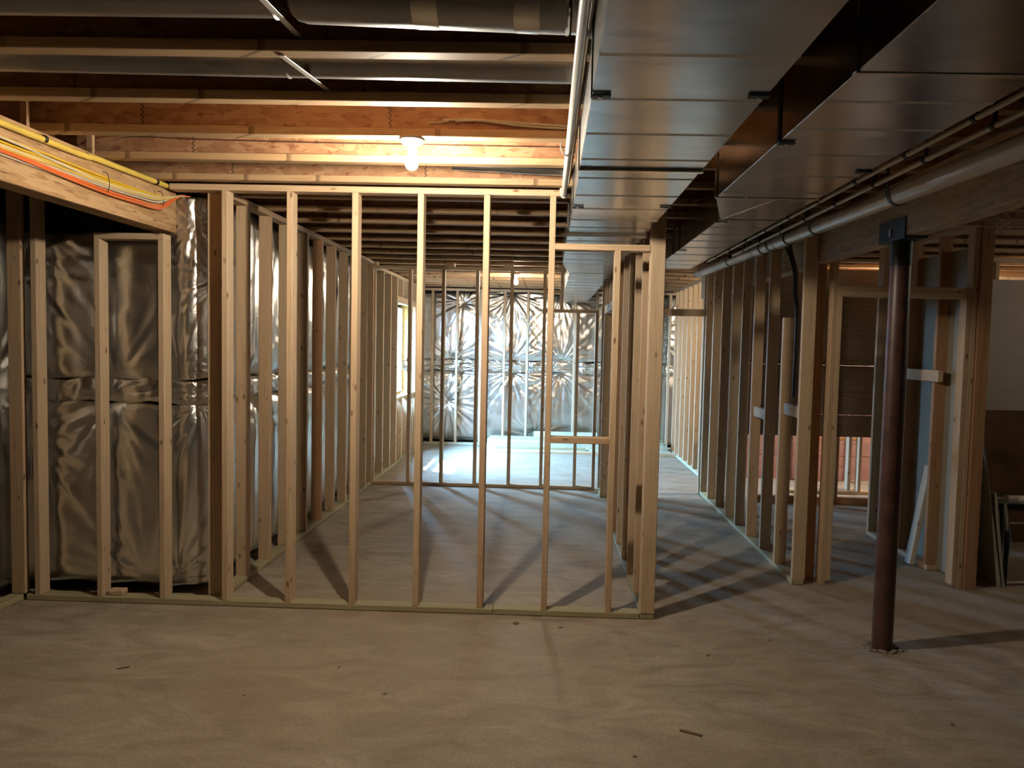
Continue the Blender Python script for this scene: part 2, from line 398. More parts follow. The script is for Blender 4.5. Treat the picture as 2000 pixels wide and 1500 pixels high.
# ------------------------------------------------------------------ beams and the steel column
tag(box('beam', None, -2.54, -2.412, -2.4, 4.59, 2.369, H, M['beam']), 'brown strand lumber beam at upper left behind the coloured cables', 'beam')
tag(box('beam', None, 1.91, 2.02, -2.4, 9.2, 2.342, H, M['beam_grey']), 'greyish strand lumber beam at right resting on the steel column', 'beam')
col = thing('steel_column', 'dark red round steel column under the right beam', 'column', (1.963, 4.11, 0))
lathe('shaft', [(0.056, 0.0), (0.0565, 0.3), (0.0565, 1.8), (0.055, 2.2)], M['rust'], col, (1.963, 4.11, 0), seg=28)
lathe('neck', [(0.0565, 2.19), (0.0575, 2.2), (0.0575, 2.329)], M['black_metal'], col, (1.963, 4.11, 0), seg=28)
cap = box('cap_plate', col, 1.902, 2.028, 3.955, 4.262, 2.329, 2.3415, M['black_metal'], 0.001)
box('side_plate', cap, 1.902, 1.909, 3.955, 4.262, 2.3415, 2.446, M['black_metal'], 0.001)
box('side_plate', cap, 2.021, 2.028, 3.955, 4.262, 2.3415, 2.446, M['black_metal'], 0.001)
box('bolt', cap, 1.894, 1.902, 4.105, 4.125, 2.357, 2.40, M['strap'], 0.002)
bm = bmesh.new(); rng = random.Random(3)
for i in range(46):
    a = rng.uniform(0, 2 * PI); r = rng.uniform(0.058, 0.105); s = rng.uniform(0.004, 0.014)
    bmesh.ops.create_icosphere(bm, subdivisions=1, radius=s, matrix=Matrix.Translation((1.963 + r * math.cos(a), 4.11 + r * math.sin(a), s * 0.5)) @ Matrix.Diagonal((1.3, 1, 0.7, 1)))
g = finish('grout_crumbs', bm, M['grit'], col); g['kind'] = 'stuff'

# ------------------------------------------------------------------ stud walls
def stud_y(p, x, y, z0=T, z1=H - T, mat='pine', name='stud'):     # wall along X: narrow edge faces the camera
    return box(name, p, x, x + T, y, y + D, z0, z1, M[mat])
def stud_x(p, x, y, z0=T, z1=H - T, mat='pine', name='stud', w=D):  # wall along Y: wide face faces the camera
    return box(name, p, x, x + w, y, y + T, z0, z1, M[mat])

Y1 = 4.43
w1 = thing('stud_wall', 'pale stud wall crossing the room under the near bulb', 'stud wall', (-1.3, Y1, 0))
box('bottom_plate', w1, -3.31, -0.32, Y1, Y1 + D, 0.003, T, M['treated'])
box('bottom_plate', w1, -0.318, 0.606, Y1, Y1 + D, 0.003, T, M['treated'])
box('top_plate', w1, -2.372, 0.052, Y1, Y1 + D, H - T, H, M['pine'])
box('stud', w1, -3.412, -3.323, Y1 + 0.01, Y1 + 0.01 + T, T, H - T, M['pine'])
stud_y(w1, -3.254, Y1)
for x in (-2.850, -2.446): stud_y(w1, x, Y1, T, 2.306)
box('short_top_plate', w1, -2.850, -2.408, Y1, Y1 + D, 2.306, 2.344, M['pine'])
for x in (-2.046, -1.640, -1.234, -0.828, -0.421, -0.016): stud_y(w1, x, Y1, mat='pine')
stud_y(w1, 0.388, Y1, T, 2.292)
box('header', w1, 0.022, 0.606, Y1, Y1 + D, 2.292, 2.330, M['pine'])
box('block', w1, 0.022, 0.388, Y1, Y1 + D, 1.098, 1.136, M['pine'])
box('scrap_block', w1, -2.80, -2.70, Y1 + 0.025, Y1 + D, T, T + 0.035, M['pine'], 0.006)

w0 = thing('stud_wall', 'dim stud wall coming toward the camera at the far left edge', 'stud wall', (-3.4, 3.5, 0))
box('bottom_plate', w0, -3.42, -3.331, 1.2, Y1 + 0.008, 0.002, T, M['treated'])
for y in (3.92, 3.51, 3.1): stud_x(w0, -3.42, y, T, 2.60)
box('top_plate', w0, -3.42, -3.331, 1.2, Y1, 2.60, 2.638, M['pine'])

XL = -2.085
wl_ = thing('stud_wall', 'stud wall along the left foil insulation, between the near and middle cross walls', 'stud wall', (XL, 6.5, 0))
box('bottom_plate', wl_, XL - D, XL, Y1 + D + 0.001, 8.465, 0.003, T, M['treated'])
box('top_plate', wl_, XL - D, XL, Y1 + D + 0.001, 8.465, H - T, H, M['pine'])
stud_x(wl_, -2.176, Y1 + D + 0.002)
for i, y in enumerate((4.925, 5.315, 5.705, 6.125, 6.525, 6.925, 7.34, 7.745, 8.14)): stud_x(wl_, XL - D, y, mat='pine' if i not in (4,) else 'pine_red')
stud_x(wl_, XL - D, 8.425)

XL2 = -2.10
wl2 = thing('stud_wall', 'stud wall framing the bright window in the far room', 'stud wall', (XL2, 10.3, 0))
box('bottom_plate', wl2, XL2 - D, XL2, 8.562, 11.99, 0.003, T, M['treated'])
box('top_plate', wl2, XL2 - D, XL2, 8.562, 11.99, H - T - 0.02, H - 0.02, M['pine'])
for y in (8.60, 9.03, 9.45, 9.842, 11.215, 11.50): stud_x(wl2, XL2 - D, y, T, H - T - 0.02)
box('sill_plate', wl2, XL2 - D, XL2, 9.88, 11.215, 0.90, 0.938, M['pine'])
box('header', wl2, XL2 - D, XL2, 9.88, 11.215, 2.256, 2.345, M['pine'])
for y in (10.22, 10.63, 11.03):
    stud_x(wl2, XL2 - D, y, T, 0.90, name='cripple_stud'); stud_x(wl2, XL2 - D, y, 2.345, H - T - 0.02, name='cripple_stud')

Y2 = 8.47
w2 = thing('stud_wall', 'shaded cross stud wall in the middle, before the far room', 'stud wall', (-0.8, Y2, 0))
box('bottom_plate', w2, -2.08, 0.575, Y2, Y2 + D, 0.003, T, M['pine'])
box('top_plate', w2, -2.17, 0.176, Y2, Y2 + D, 2.570, 2.608, M['pine'])
for x in (-2.17, -1.68, -1.284, -0.881, -0.474, -0.086): stud_y(w2, x, Y2, T, 2.570)
stud_y(w2, 0.313, Y2, T, 2.098); stud_y(w2, 0.537, Y2, T, 2.098)
stud_y(w2, 0.115, Y2, 2.136, 2.570)
box('header', w2, -0.048, 0.575, Y2, Y2 + D, 2.098, 2.136, M['pine'])
box('cross_piece', w2, -0.048, 0.115, Y2, Y2 + D, 2.315, 2.353, M['pine'])
for x0, x1 in ((-2.17, -2.05), (-1.245, -1.136), (-0.557, -0.443), (0.08, 0.176)):
    box('nailing_block', w2, x0, x1, Y2 - 0.02, Y2 + D, 2.608, H - 0.001, M['pine'])

XC = 0.608
wc = thing('stud_wall', 'stud wall between near room and corridor, under the left duct edge', 'stud wall', (XC, 5.7, 0))
box('bottom_plate', wc, XC, XC + D, Y1 + 0.004, 6.86, 0.003, T, M['treated'])
box('bottom_plate', wc, XC, XC + D, 8.06, 8.46, 0.003, T, M['treated'])
box('top_plate', wc, XC + 0.002, XC + D, Y1, 8.46, H - T, H, M['pine'])
stud_x(wc, XC, Y1); stud_x(wc, XC + 0.0, Y1 + 0.043, mat='pine')
for i, y in enumerate((4.80, 5.20, 5.60, 6.02, 6.42, 6.80)): stud_x(wc, XC, y, mat='pine_red' if i == 4 else 'pine')
stud_x(wc, XC, 8.06); stud_x(wc, XC, 8.42)
box('header', wc, XC, XC + D, 6.84, 8.06, 2.075, 2.164, M['pine'])
for y in (7.1, 7.45, 7.8): stud_x(wc, XC, y, 2.164, H - T, name='cripple_stud')

box_h = thing('door_header', 'shaded door header board spanning the corridor between two stud walls', 'header', (1.25, 8.40, 2.08))
box('header_board', box_h, XC + D + 0.002, 1.803, 8.385, 8.385 + T, 2.083, 2.165, M['pine'])

XR = 1.806
wr = thing('stud_wall', 'long stud wall on the right side of the corridor, under the grey drain pipe', 'stud wall', (XR, 6.8, 0))
box('bottom_plate', wr, XR, XR + D, 5.195, 8.40, 0.003, T, M['treated'])
box('top_plate', wr, XR, XR + D - 0.002, 5.21, 8.40, H - T, H, M['pine'])
stud_x(wr, XR + 0.006, 5.20, w=0.092)
stud_x(wr, XR, 5.60, T, 1.962)
for y in (5.985, 6.40, 6.80, 7.17, 7.585, 7.99, 8.362): stud_x(wr, XR, y)
stud_x(wr, XR - 0.02, 8.405, 0.003, H - T, name='door_post')
box('block', wr, XR + 0.02, XR + 0.058, 5.24, 5.60, 1.215, 1.304, M['pine'])
box('block', wr, XR + 0.02, XR + 0.058, 6.025, 6.40, 1.12, 1.209, M['pine'])

XF = 2.03
wrf = thing('stud_wall', 'sunlit stud wall at the far end of the corridor, right side', 'stud wall', (XF, 10.5, 0))
box('bottom_plate', wrf, XF, XF + D, 9.55, 11.98, 0.003, T, M['treated_pale'])
box('top_plate', wrf, XF, XF + D, 8.7, 11.98, H - T, H, M['pine'])
for y in (9.60, 9.95, 10.30, 10.67, 11.03, 11.38, 11.70): stud_x(wrf, XF, y)

YF = 12.0
wf = thing('stud_wall', 'pale stud wall in front of the far foil covered wall', 'stud wall', (-0.5, YF, 0))
box('bottom_plate', wf, -2.09, XF + D, YF, YF + D, 0.003, T, M['treated_pale'])
box('top_plate', wf, -2.19, XF + D, YF, YF + D, 2.590, 2.628, M['pine'])
for x in (-1.989, -1.575, -1.171, -0.775, -0.389, 0.005, 0.398, 0.765, 1.17, 1.58, 1.98): stud_y(wf, x, YF, T, 2.590)

# doorway wall on the right
YD = 5.22
wd = thing('door_frame', 'rough framed doorway with double header behind the steel column', 'door frame', (2.5, YD, 0))
box('king_stud', wd, 2.024, 2.060, YD, YD + D, 0, H - T, M['pine']); box('trimmer_stud', wd, 2.060, 2.096, YD, YD + D, 0.03, 2.105, M['pine'])
box('header', wd, 2.060, 3.010, YD, YD + D, 2.143, 2.181, M['pine']); box('header', wd, 2.060, 3.010, YD, YD + D, 2.105, 2.143, M['pine'])
box('trimmer_stud', wd, 2.972, 3.010, YD, YD + D, 0.02, 2.105, M['pine']); box('king_stud', wd, 3.010, 3.048, YD, YD + D, 0, H - T, M['pine'])
for x in (2.385, 2.575): stud_y(wd, x, YD, 2.181, H - T, name='cripple_stud')
box('top_plate', wd, 2.024, 3.05, YD, YD + D, H - T, H, M['pine'])
tag(box('beam_post', None, 1.914, 2.012, 5.32, 5.358, 0, 2.342, M['pine_red']), 'reddish post under the right beam, left of the doorway', 'post')
tag(box('post', None, 3.052, 3.141, 5.205, 5.243, 0, H, M['pine_red']), 'orange brown post right of the doorway, by the leaning sheets', 'post')

XH = 3.02
wh = thing('stud_wall', 'dark stud wall with grey drywall back seen through the doorway', 'stud wall', (XH, 6.0, 0))
box('bottom_plate', wh, XH, XH + D, 5.66, 6.74, 0, T, M['pine'])
box('top_plate', wh, XH, XH + D, 5.40, 6.74, H - T, H, M['pine'])
for y in (5.68, 6.12, 6.44): stud_x(wh, XH, y, mat='pine_red')
stud_x(wh, XH, 6.70)
box('block', wh, XH - T, XH, 5.56, 6.2, 1.492, 1.581, M['pine'])
box('drywall_sheet', wh, XH + D, XH + D + 0.013, 5.36, 6.74, 0.012, 2.50, M['drywall_grey'], 0.001)
o = lean('lumber_offcut', None, (2.955, 5.80, 0.004), (3.080, 5.80, 0.80), D, T, M['grey_wood'], (0, 1, 0))
tag(o, 'short pale lumber offcut leaning on the studs behind the column', 'board')
o.location.z += 0.004

# stairs seen from below, and the lit space behind
st = thing('staircase', 'dark board back of the stairs seen through the doorway', 'stairs', (3.3, 8.0, 0.76))
for z0, z1, y in ((0.765, 1.008, 8.02), (1.012, 1.262, 8.03), (1.268, 1.535, 8.01)): box('riser_board', st, 2.2, 4.3, y, y + 0.02, z0, z1, M['darkstep'])
for y, z in ((8.06, 1.01), (8.05, 1.262), (8.04, 1.53)): box('tread', st, 2.2, 4.3, y, y + 0.28, z, z + 0.025, M['darkstep'])
box('plywood_panel', st, 2.2, 4.3, 8.06, 8.075, 1.56, 2.62, M['darkstep'])
ws = thing('stud_wall', 'low lit framing in the opening under the stairs', 'stud wall', (3.5, 8.1, 0))
box('bottom_plate', ws, 2.3, 4.3, 8.06, 8.06 + D, 0.0, 0.07, M['pine_red'])
for x, m in ((3.235, 'pine_red'), (3.685, 'pine_red'), (2.7, 'pine_red')): box('stud', ws, x, x + T, 8.06, 8.06 + D, 0.07, 0.765, M[m])
wk = thing('stud_wall', 'bright white lit studs in front of pink board under the stairs', 'stud wall', (3.5, 8.6, 0))
for x, y in ((3.645, 8.7), (3.735, 8.62), (4.02, 9.3), (3.45, 9.3)): box('stud', wk, x, x + T, y, y + D, T, 1.4, M['pine'])
box('bottom_plate', wk, 2.9, 4.6, 8.62, 8.80, 0.0, T, M['pine'])
box('cross_piece', wk, 3.488, 4.02, 9.31, 9.35, 0.56, 0.60, M['pine_red'])
pb = thing('foam_board_wall', 'pink board wall behind the lit studs under the stairs', 'wall panel', (3.6, 9.6, 0))
for i in range(6): box('board', pb, 2.6, 4.8, 9.6 + 0.004 * (i % 2), 9.63, 0.16 * i + 0.002, 0.16 * i + 0.157, M['pinkboard'])

# right room
wr2 = thing('drywall_partition', 'plain white drywall partition at the right edge', 'wall', (5.0, 7.0, 0))
box('drywall_sheet', wr2, 3.9, 6.6, 7.0, 7.013, 0, 2.43, M['drywall'], 0.001)
for x in (4.25, 4.66, 5.06, 5.47): box('stud', wr2, x, x + T, 7.014, 7.014 + D, 0, 2.60, M['pine'])
box('top_plate', wr2, 3.9, 6.6, 7.014, 7.014 + D, 2.60, 2.638, M['pine'])
box('drywall_strip', wr2, 4.0, 4.23, 7.115, 7.128, 2.43, 2.62, M['drywall'], 0.001)
tag(box('plywood_sheet', None, 3.62, 5.2, 6.6, 6.625, 0.0, 1.21, M['brownpanel'], 0.004), 'dark brown wood panel standing in front of the white partition', 'panel')
def sheet(x_top, x_bot, h, y0, y1, lab):
    t = 0.0127
    o = prism('drywall_sheet', [(x_bot, y0, 0), (x_bot + t, y0, 0), (x_top + t, y0, h), (x_top, y0, h)], [(x_bot, y1, 0), (x_bot + t, y1, 0), (x_top + t, y1, h), (x_top, y1, h)], M['drywall_grey'])
    tag(o, lab, 'drywall sheet')
sheet(3.152, 3.352, 1.20, 5.27, 6.05, 'taller grey drywall sheet leaning beside the orange brown post')
sheet(3.278, 3.374, 0.70, 5.265, 5.85, 'shorter grey drywall sheet leaning in front of the taller one')
cf = thing('tubular_frame', 'chrome and black tubular frame with white grip at the right edge', 'metal frame', (3.6, 5.5, 0))
tube('top_bar', [(3.30, 5.42, 0.634), (3.46, 5.42, 0.634)], 0.011, M['chrome'], cf)
tube('grip', [(3.46, 5.42, 0.634), (3.66, 5.42, 0.632)], 0.026, M['whitegrip'], cf, 14)
tube('leg', [(3.45, 5.42, 0.60), (3.475, 5.42, 0.45), (3.485, 5.40, 0.32), (3.46, 5.38, 0.17), (3.44, 5.36, 0.02)], 0.015, M['chrome'], cf, 10, 5)
tube('leg', [(3.437, 5.355, 0.40), (3.435, 5.35, 0.2), (3.43, 5.345, 0.012)], 0.016, M['black_metal'], cf, 10, 3)
tube('foot_bar', [(3.42, 5.345, 0.016), (3.62, 5.355, 0.016)], 0.012, M['chrome'], cf)
tube('cross_bar', [(3.49, 5.43, 0.45), (3.68, 5.43, 0.45)], 0.008, M['chrome'], cf)
box('seat', cf, 3.33, 3.80, 5.46, 5.80, 0.53, 0.60, M['black'], 0.015)
tube('leg', [(3.66, 5.78, 0.53), (3.68, 5.80, 0.0)], 0.015, M['black_metal'], cf)
tube('leg', [(3.36, 5.78, 0.53), (3.36, 5.80, 0.0)], 0.015, M['black_metal'], cf)

# ------------------------------------------------------------------ foil-faced insulation blankets
def wob(s, z, fs, fz, seed, n=7):
    r = np.random.RandomState(seed); h = np.zeros_like(s)
    for _ in range(n):
        a, b, p = r.normal(0, fs), r.normal(0, fz), r.uniform(0, 6.28); h += np.sin(a * s + b * z + p)
    return h / n ** 0.5
def foil(name, parent, path, z0, z1, pins, bulge, seed, res=0.02, depth=0.05, crease=0.003, edge=0.06, ragged=0.012, yellow=False, und=0.25):
    P = np.array(path, float); seg = np.hypot(*(P[1:] - P[:-1]).T); S_ = np.concatenate([[0], np.cumsum(seg)])
    ns = max(4, int(S_[-1] / res)); nz = max(4, int((z1 - z0) / res))
    s = np.linspace(0, S_[-1], ns + 1); x = np.interp(s, S_, P[:, 0]); y = np.interp(s, S_, P[:, 1])
    tx, ty = np.gradient(x), np.gradient(y); L = np.hypot(tx, ty); nx, ny = ty / L, -tx / L
    v = np.linspace(0, 1, nz + 1); Sg, V = np.meshgrid(s, v)
    Z = z0 + (z1 - z0) * V
    Z = Z + ragged * (wob(Sg, Z * 0, 9, 0, seed + 5) * ((1 - V) ** 6 + V ** 6))
    dz = np.minimum(Z - z0, z1 - Z).clip(0); 
    h = bulge * (1 - np.exp(-dz / edge)) * (1 - und + und * wob(Sg, Z, 2.2, 1.6, seed + 1))
    h += crease * 0.5 * wob(Sg + 0.05 * wob(Sg, Z, 6, 6, seed + 2), Z, 26, 9, seed + 3)
    for i, (ps, pz, amp) in enumerate(pins):
        dx, dy = Sg - ps, Z - pz; r = np.hypot(dx, dy); th = np.arctan2(dy, dx); rr = np.random.RandomState(seed * 31 + i)
        f = np.zeros_like(r)
        for kf in (11, 17, 25, 37):
            f += np.sin(kf * th + rr.uniform(0, 6.28) + 1.2 * np.sin(r * rr.uniform(3, 9) + rr.uniform(0, 6))) / (kf ** 0.5)
        f = np.sign(f) * np.abs(f) ** 0.8
        h += amp * (r / (r + 0.10)) * np.exp(-r / 0.42) * f
        h -= 0.7 * bulge * np.exp(-(r / 0.10) ** 2)
    h = h.clip(-depth + 0.012, bulge + 0.012)
    X = x[None, :] + nx[None, :] * h; Y = y[None, :] + ny[None, :] * h
    co = np.stack([X, Y, Z], -1).reshape(-1, 3)
    idx = np.arange((ns + 1) * (nz + 1)).reshape(nz + 1, ns + 1)
    fq = np.stack([idx[:-1, :-1], idx[:-1, 1:], idx[1:, 1:], idx[1:, :-1]], -1).reshape(-1, 4)
    # the blanket's edges run back to the wall
    ring = np.concatenate([idx[0, :-1], idx[:-1, -1], idx[-1, :0:-1], idx[:0:-1, 0]])
    bx = x - nx * depth; by = y - ny * depth
    cs = ring % (ns + 1); back = np.stack([bx[cs], by[cs], co[ring, 2]], -1)
    n0 = len(co); m = len(ring); rb = np.arange(m) + n0; nxt = np.roll(np.arange(m), -1)
    fs = np.stack([ring[nxt], ring, rb, rb[nxt]], -1)
    me = bpy.data.meshes.new(name); me.from_pydata(np.concatenate([co, back]).tolist(), [], np.concatenate([fq, fs]).tolist())
    me.materials.append(M['foil']); me.materials.append(M['fiberglass'])
    mi = np.zeros(len(fq) + m, dtype=np.int32); mi[len(fq):] = 1 if yellow else 0
    me.polygons.foreach_set('material_index', mi); me.shade_smooth(); me.update()
    return link(name, me, None, parent)

def arc(cx, cy, r, a0, a1, n=7):
    return [(cx + r * math.cos(math.radians(a0 + (a1 - a0) * i / n)), cy + r * math.sin(math.radians(a0 + (a1 - a0) * i / n))) for i in range(n + 1)]
def blanket(lab, path, pins_u, pins_l, seed, top=2.6, bulge=0.05, mid0=1.27, mid1=1.425, res=0.018, low=0.075, amp_band=0.02, depth=0.05, yellow=False, und=0.25):
    t = thing('foil_insulation', lab, 'insulation', (path[0][0], path[0][1], 0))
    L = sum(math.hypot(b[0] - a[0], b[1] - a[1]) for a, b in zip(path, path[1:]))
    foil('upper_blanket', t, path, mid1, top, pins_u, bulge, seed, res, depth, yellow=yellow, und=und)
    band = [(0.25 + 0.41 * i, (mid0 + mid1) / 2 + random.uniform(-.03, .03), amp_band) for i in range(int(L / 0.41) + 1)]
    foil('seam_strip', t, path, mid0, mid1, band, bulge * 0.85, seed + 50, res * 0.7, depth, crease=0.012, edge=0.025)
    foil('lower_blanket', t, path, low, mid0, pins_l, bulge, seed + 90, res, depth, yellow=yellow, und=und)
    return t
blanket('foil insulation facing the camera behind the leftmost studs, under the beam', [(-3.50, 4.60), (-2.52, 4.60)],
        [(0.05, 2.15, 0.03), (0.68, 1.42, 0.02), (0.15, 2.45, 0.03)], [(0.66, 1.27, 0.025), (0.12, 1.05, 0.03), (0.9, 0.12, 0.025)], 11, top=2.36, bulge=0.03, depth=0.07, und=0.07)
blanket('shiny foil insulation wrapped round the wall corner beside the beam end', [(-2.515, 4.60), (-2.42, 4.595)] + arc(-2.37, 4.72, 0.125, -90, 0)[1:] + [(-2.243, 5.0), (-2.243, 5.3)],
        [(0.22, 2.45, 0.02), (0.38, 2.1, 0.015), (0.12, 1.5, 0.015)], [(0.25, 1.27, 0.02), (0.1, 0.12, 0.02)], 23, bulge=0.02, res=0.012, depth=0.05)
blanket('long foil insulation behind the left stud wall', [(-2.245, 5.305), (-2.245, 9.86)],
        [(0.1 + 0.81 * i, 1.43, 0.022) for i in range(6)] + [(0.5 + 0.81 * i, 2.5, 0.014) for i in range(6)], [(0.1 + 0.81 * i, 1.26, 0.022) for i in range(6)], 37, bulge=0.05, depth=0.1)
blanket('narrow foil insulation between the bright window and the far corner', [(-2.245, 11.23), (-2.245, 12.17)], [(0.4, 1.44, 0.02), (0.1, 2.1, 0.02)], [(0.4, 1.26, 0.02)], 41, bulge=0.04, depth=0.1, yellow=True)
tfw = blanket('crinkled bright foil insulation covering the far wall', [(-2.22, 12.18), (2.30, 12.18)],
        [(1.58, 2.57, 0.032), (1.60, 1.45, 0.028), (2.42, 1.45, 0.03), (2.4, 2.57, 0.02), (0.75, 2.4, 0.022), (0.55, 1.45, 0.022), (3.3, 1.45, 0.02), (3.2, 2.5, 0.02), (3.9, 2.0, 0.03)],
        [(1.58, 1.25, 0.03), (2.42, 1.25, 0.032), (0.50, 0.72, 0.034), (0.70, 1.24, 0.02), (3.3, 1.24, 0.02), (2.0, 0.15, 0.012)], 61, bulge=0.05, mid0=1.25, mid1=1.44, amp_band=0.032, depth=0.1, res=0.013)
for z0, z1, lab in ((0.075, 0.93, 'foil insulation strip under the bright window'), (2.29, 2.58, 'foil insulation strip above the bright window')):
    tag(foil('foil_strip', None, [(-2.245, 9.865), (-2.245, 11.225)], z0, z1, [(0.6, (z0 + z1) / 2, 0.02)], 0.04, int(z0 * 100) + 3, depth=0.1, yellow=True), lab, 'insulation')
wside = foil('foil_strip', None, [(-3.48, 2.4), (-3.48, 4.66)], 0.07, 2.5, [(1.9, 1.35, 0.03), (2.1, 0.9, 0.02)], 0.03, 77, 0.025, depth=0.06)
tag(wside, 'foil insulation at the left edge behind the side stud wall', 'insulation')

# ------------------------------------------------------------------ sheet-metal ducts
def duct_section(parent, xa0, xa1, y0, xb0, xb1, y1, z0=2.43, z1=2.648, name='duct_section', mat='galv'):
    a = [(xa0, y0, z0), (xa1, y0, z0), (xa1, y0, z1), (xa0, y0, z1)]; b = [(xb0, y1, z0), (xb1, y1, z0), (xb1, y1, z1), (xb0, y1, z1)]
    return prism(name, a, b, M[mat], parent, 0.003)
def bead(parent, x0, x1, y, z=2.43, w=0.009, h=0.0035, name='stiffening_bead', mat='galv', left=True):
    a = [(x0 + 0.002, y - w, z), (x0 + 0.002, y, z - h), (x0 + 0.002, y + w, z), (x0 + 0.002, y, z + 0.002)]
    b = [(x1 - 0.002, p[1], p[2]) for p in a]
    prism(name, a, b, M[mat], parent)
dl = thing('sheet_metal_duct', 'wide galvanised duct left of the other one, above the corridor stud wall', 'duct', (0.36, 3, 2.43))
duct_section(dl, 0.106, 0.606, -2.4, 0.106, 0.606, 2.985)
duct_section(dl, 0.107, 0.605, 2.995, 0.107, 0.605, 4.66)
duct_section(dl, 0.100, 0.605, 4.73, 0.100, 0.605, 6.45)
duct_section(dl, 0.100, 0.605, 6.45, 0.182, 0.605, 7.2, name='reducer')
duct_section(dl, 0.182, 0.605, 7.2, 0.182, 0.605, 11.9)
for y in (0.6, 1.2, 1.52, 1.835, 2.156, 2.501, 2.835): bead(dl, 0.106, 0.606, y)
for y in (3.148, 3.503, 3.836, 4.171, 4.43): bead(dl, 0.107, 0.605, y)
for y in (5.0, 5.35, 5.7, 6.05, 6.35): bead(dl, 0.10, 0.605, y)
for y in (7.6, 8.0, 8.4, 8.8, 9.2, 9.7, 10.2, 10.7, 11.3): bead(dl, 0.182, 0.605, y)
box('slip_joint', dl, 0.100, 0.612, 2.972, 2.988, 2.419, 2.4295, M['tape'], 0.002); box('slip_joint', dl, 0.100, 0.612, 2.992, 3.012, 2.422, 2.4295, M['tape'], 0.002)
box('slip_joint', dl, 0.098, 0.1055, 2.97, 3.012, 2.43, 2.64, M['tape'], 0.002)
# rounded flexible connector
bm = bmesh.new(); prof = []
for i in range(9):
    a = PI * i / 8; prof.append((4.695 - 0.04 * math.cos(a), 2.432 - 0.022 * math.sin(a)))
rows = [[bm.verts.new((x, y, z)) for (y, z) in prof] for x in (0.10, 0.606)]
rows2 = [[bm.verts.new((x, y, 2.47)) for (y, z) in (prof[0], prof[-1])] for x in (0.10, 0.606)]
for i in range(8): bm.faces.new((rows[0][i], rows[0][i + 1], rows[1][i + 1], rows[1][i]))
bm.faces.new([*rows[0], rows2[0][1], rows2[0][0]]); bm.faces.new([*rows[1], rows2[1][1], rows2[1][0]][::-1])
bm.faces.new((rows2[0][0], rows2[1][0], rows[1][0], rows[0][0])); bm.faces.new((rows2[0][1], rows2[1][1], rows[1][8], rows[0][8])); bm.faces.new((rows2[0][0], rows2[0][1], rows2[1][1], rows2[1][0]))
finish('rounded_collar', bm, M['galv'], dl, True)
box('tape_band', dl, 0.15, 0.55, 7.175, 7.225, 2.4275, 2.4299, M['tape'], 0)

dr = thing('sheet_metal_duct', 'galvanised duct on the right that narrows beside the drain pipe', 'duct', (1.06, 3, 2.43))
duct_section(dr, 0.785, 1.268, -2.4, 0.785, 1.268, 1.93)
duct_section(dr, 0.785, 1.268, 1.945, 0.785, 1.268, 3.50)
duct_section(dr, 0.785, 1.268, 3.512, 0.938, 1.268, 4.085, name='reducer')
duct_section(dr, 0.938, 1.268, 4.10, 0.938, 1.268, 6.60)
for y in (0.8, 1.3, 2.15, 2.412, 2.727, 3.056, 3.378): bead(dr, 0.785, 1.268, y)
for y in (4.35, 4.62, 4.90, 5.215, 5.605, 6.0, 6.3): bead(dr, 0.938, 1.268, y)
for y, x0 in ((1.937, 0.781), (3.506, 0.781), (4.092, 0.934), (5.62, 0.934)):
    box('slip_joint', dr, x0, 1.272, y - 0.012, y + 0.012, 2.4265, 2.4296, M['tape' if y < 3.6 else 'galv'], 0.002)
    box('slip_joint', dr, x0 - 0.003, x0 + 0.0038, y - 0.012, y + 0.012, 2.43, 2.64, M['galv'], 0.002)
prism('edge_crease', [(0.938, 4.085, 2.4298), (0.944, 4.085, 2.4298), (0.941, 4.085, 2.4265)], [(1.075, 3.515, 2.4298), (1.081, 3.515, 2.4298), (1.078, 3.515, 2.4265)], M['galv'], dr)
def hanger(x, y, sgn, lab, z=2.43):
    t = thing('duct_hanger', lab, 'hanger strap', (x, y, z), 'duct hanger straps')
    xx = x - 0.004 if sgn > 0 else x
    box('strap', t, xx, xx + 0.004, y - 0.014, y + 0.014, z - 0.003, H, M['black_metal'], 0.0005)
    x2 = x + sgn * 0.055
    hk = box('hook', t, min(x - 0.004 * sgn, x2), max(x - 0.004 * sgn, x2), y - 0.014, y + 0.014, z - 0.0075, z - 0.0036, M['black_metal'], 0.0005)
    lathe('screw', [(0.006, 0), (0.006, 0.004), (0.002, 0.005)], M['strap'], hk, (x + sgn * 0.025, y, z - 0.0075), (0, 0, -1), 8)
hanger(0.1055, 2.118, 1, 'hanger strap hooked under the left edge of the left duct, nearest one')
hanger(0.1065, 3.775, 1, 'hanger strap under the left edge of the left duct, near the cross wall')
hanger(0.6065, 2.105, -1, 'hanger strap on the right edge of the left duct, nearest one')
hanger(0.6065, 3.74, -1, 'hanger strap on the right edge of the left duct, before the cross wall')
hanger(0.7845, 2.565, 1, 'hanger strap down the dark left face of the right duct')
hanger(0.9375, 4.13, 1, 'hanger strap where the right duct has narrowed')
hanger(0.9375, 5.35, 1, 'hanger strap on the left edge of the right duct, farthest one')
hanger(1.2685, 2.95, -1, 'hanger strap on the right edge of the right duct')

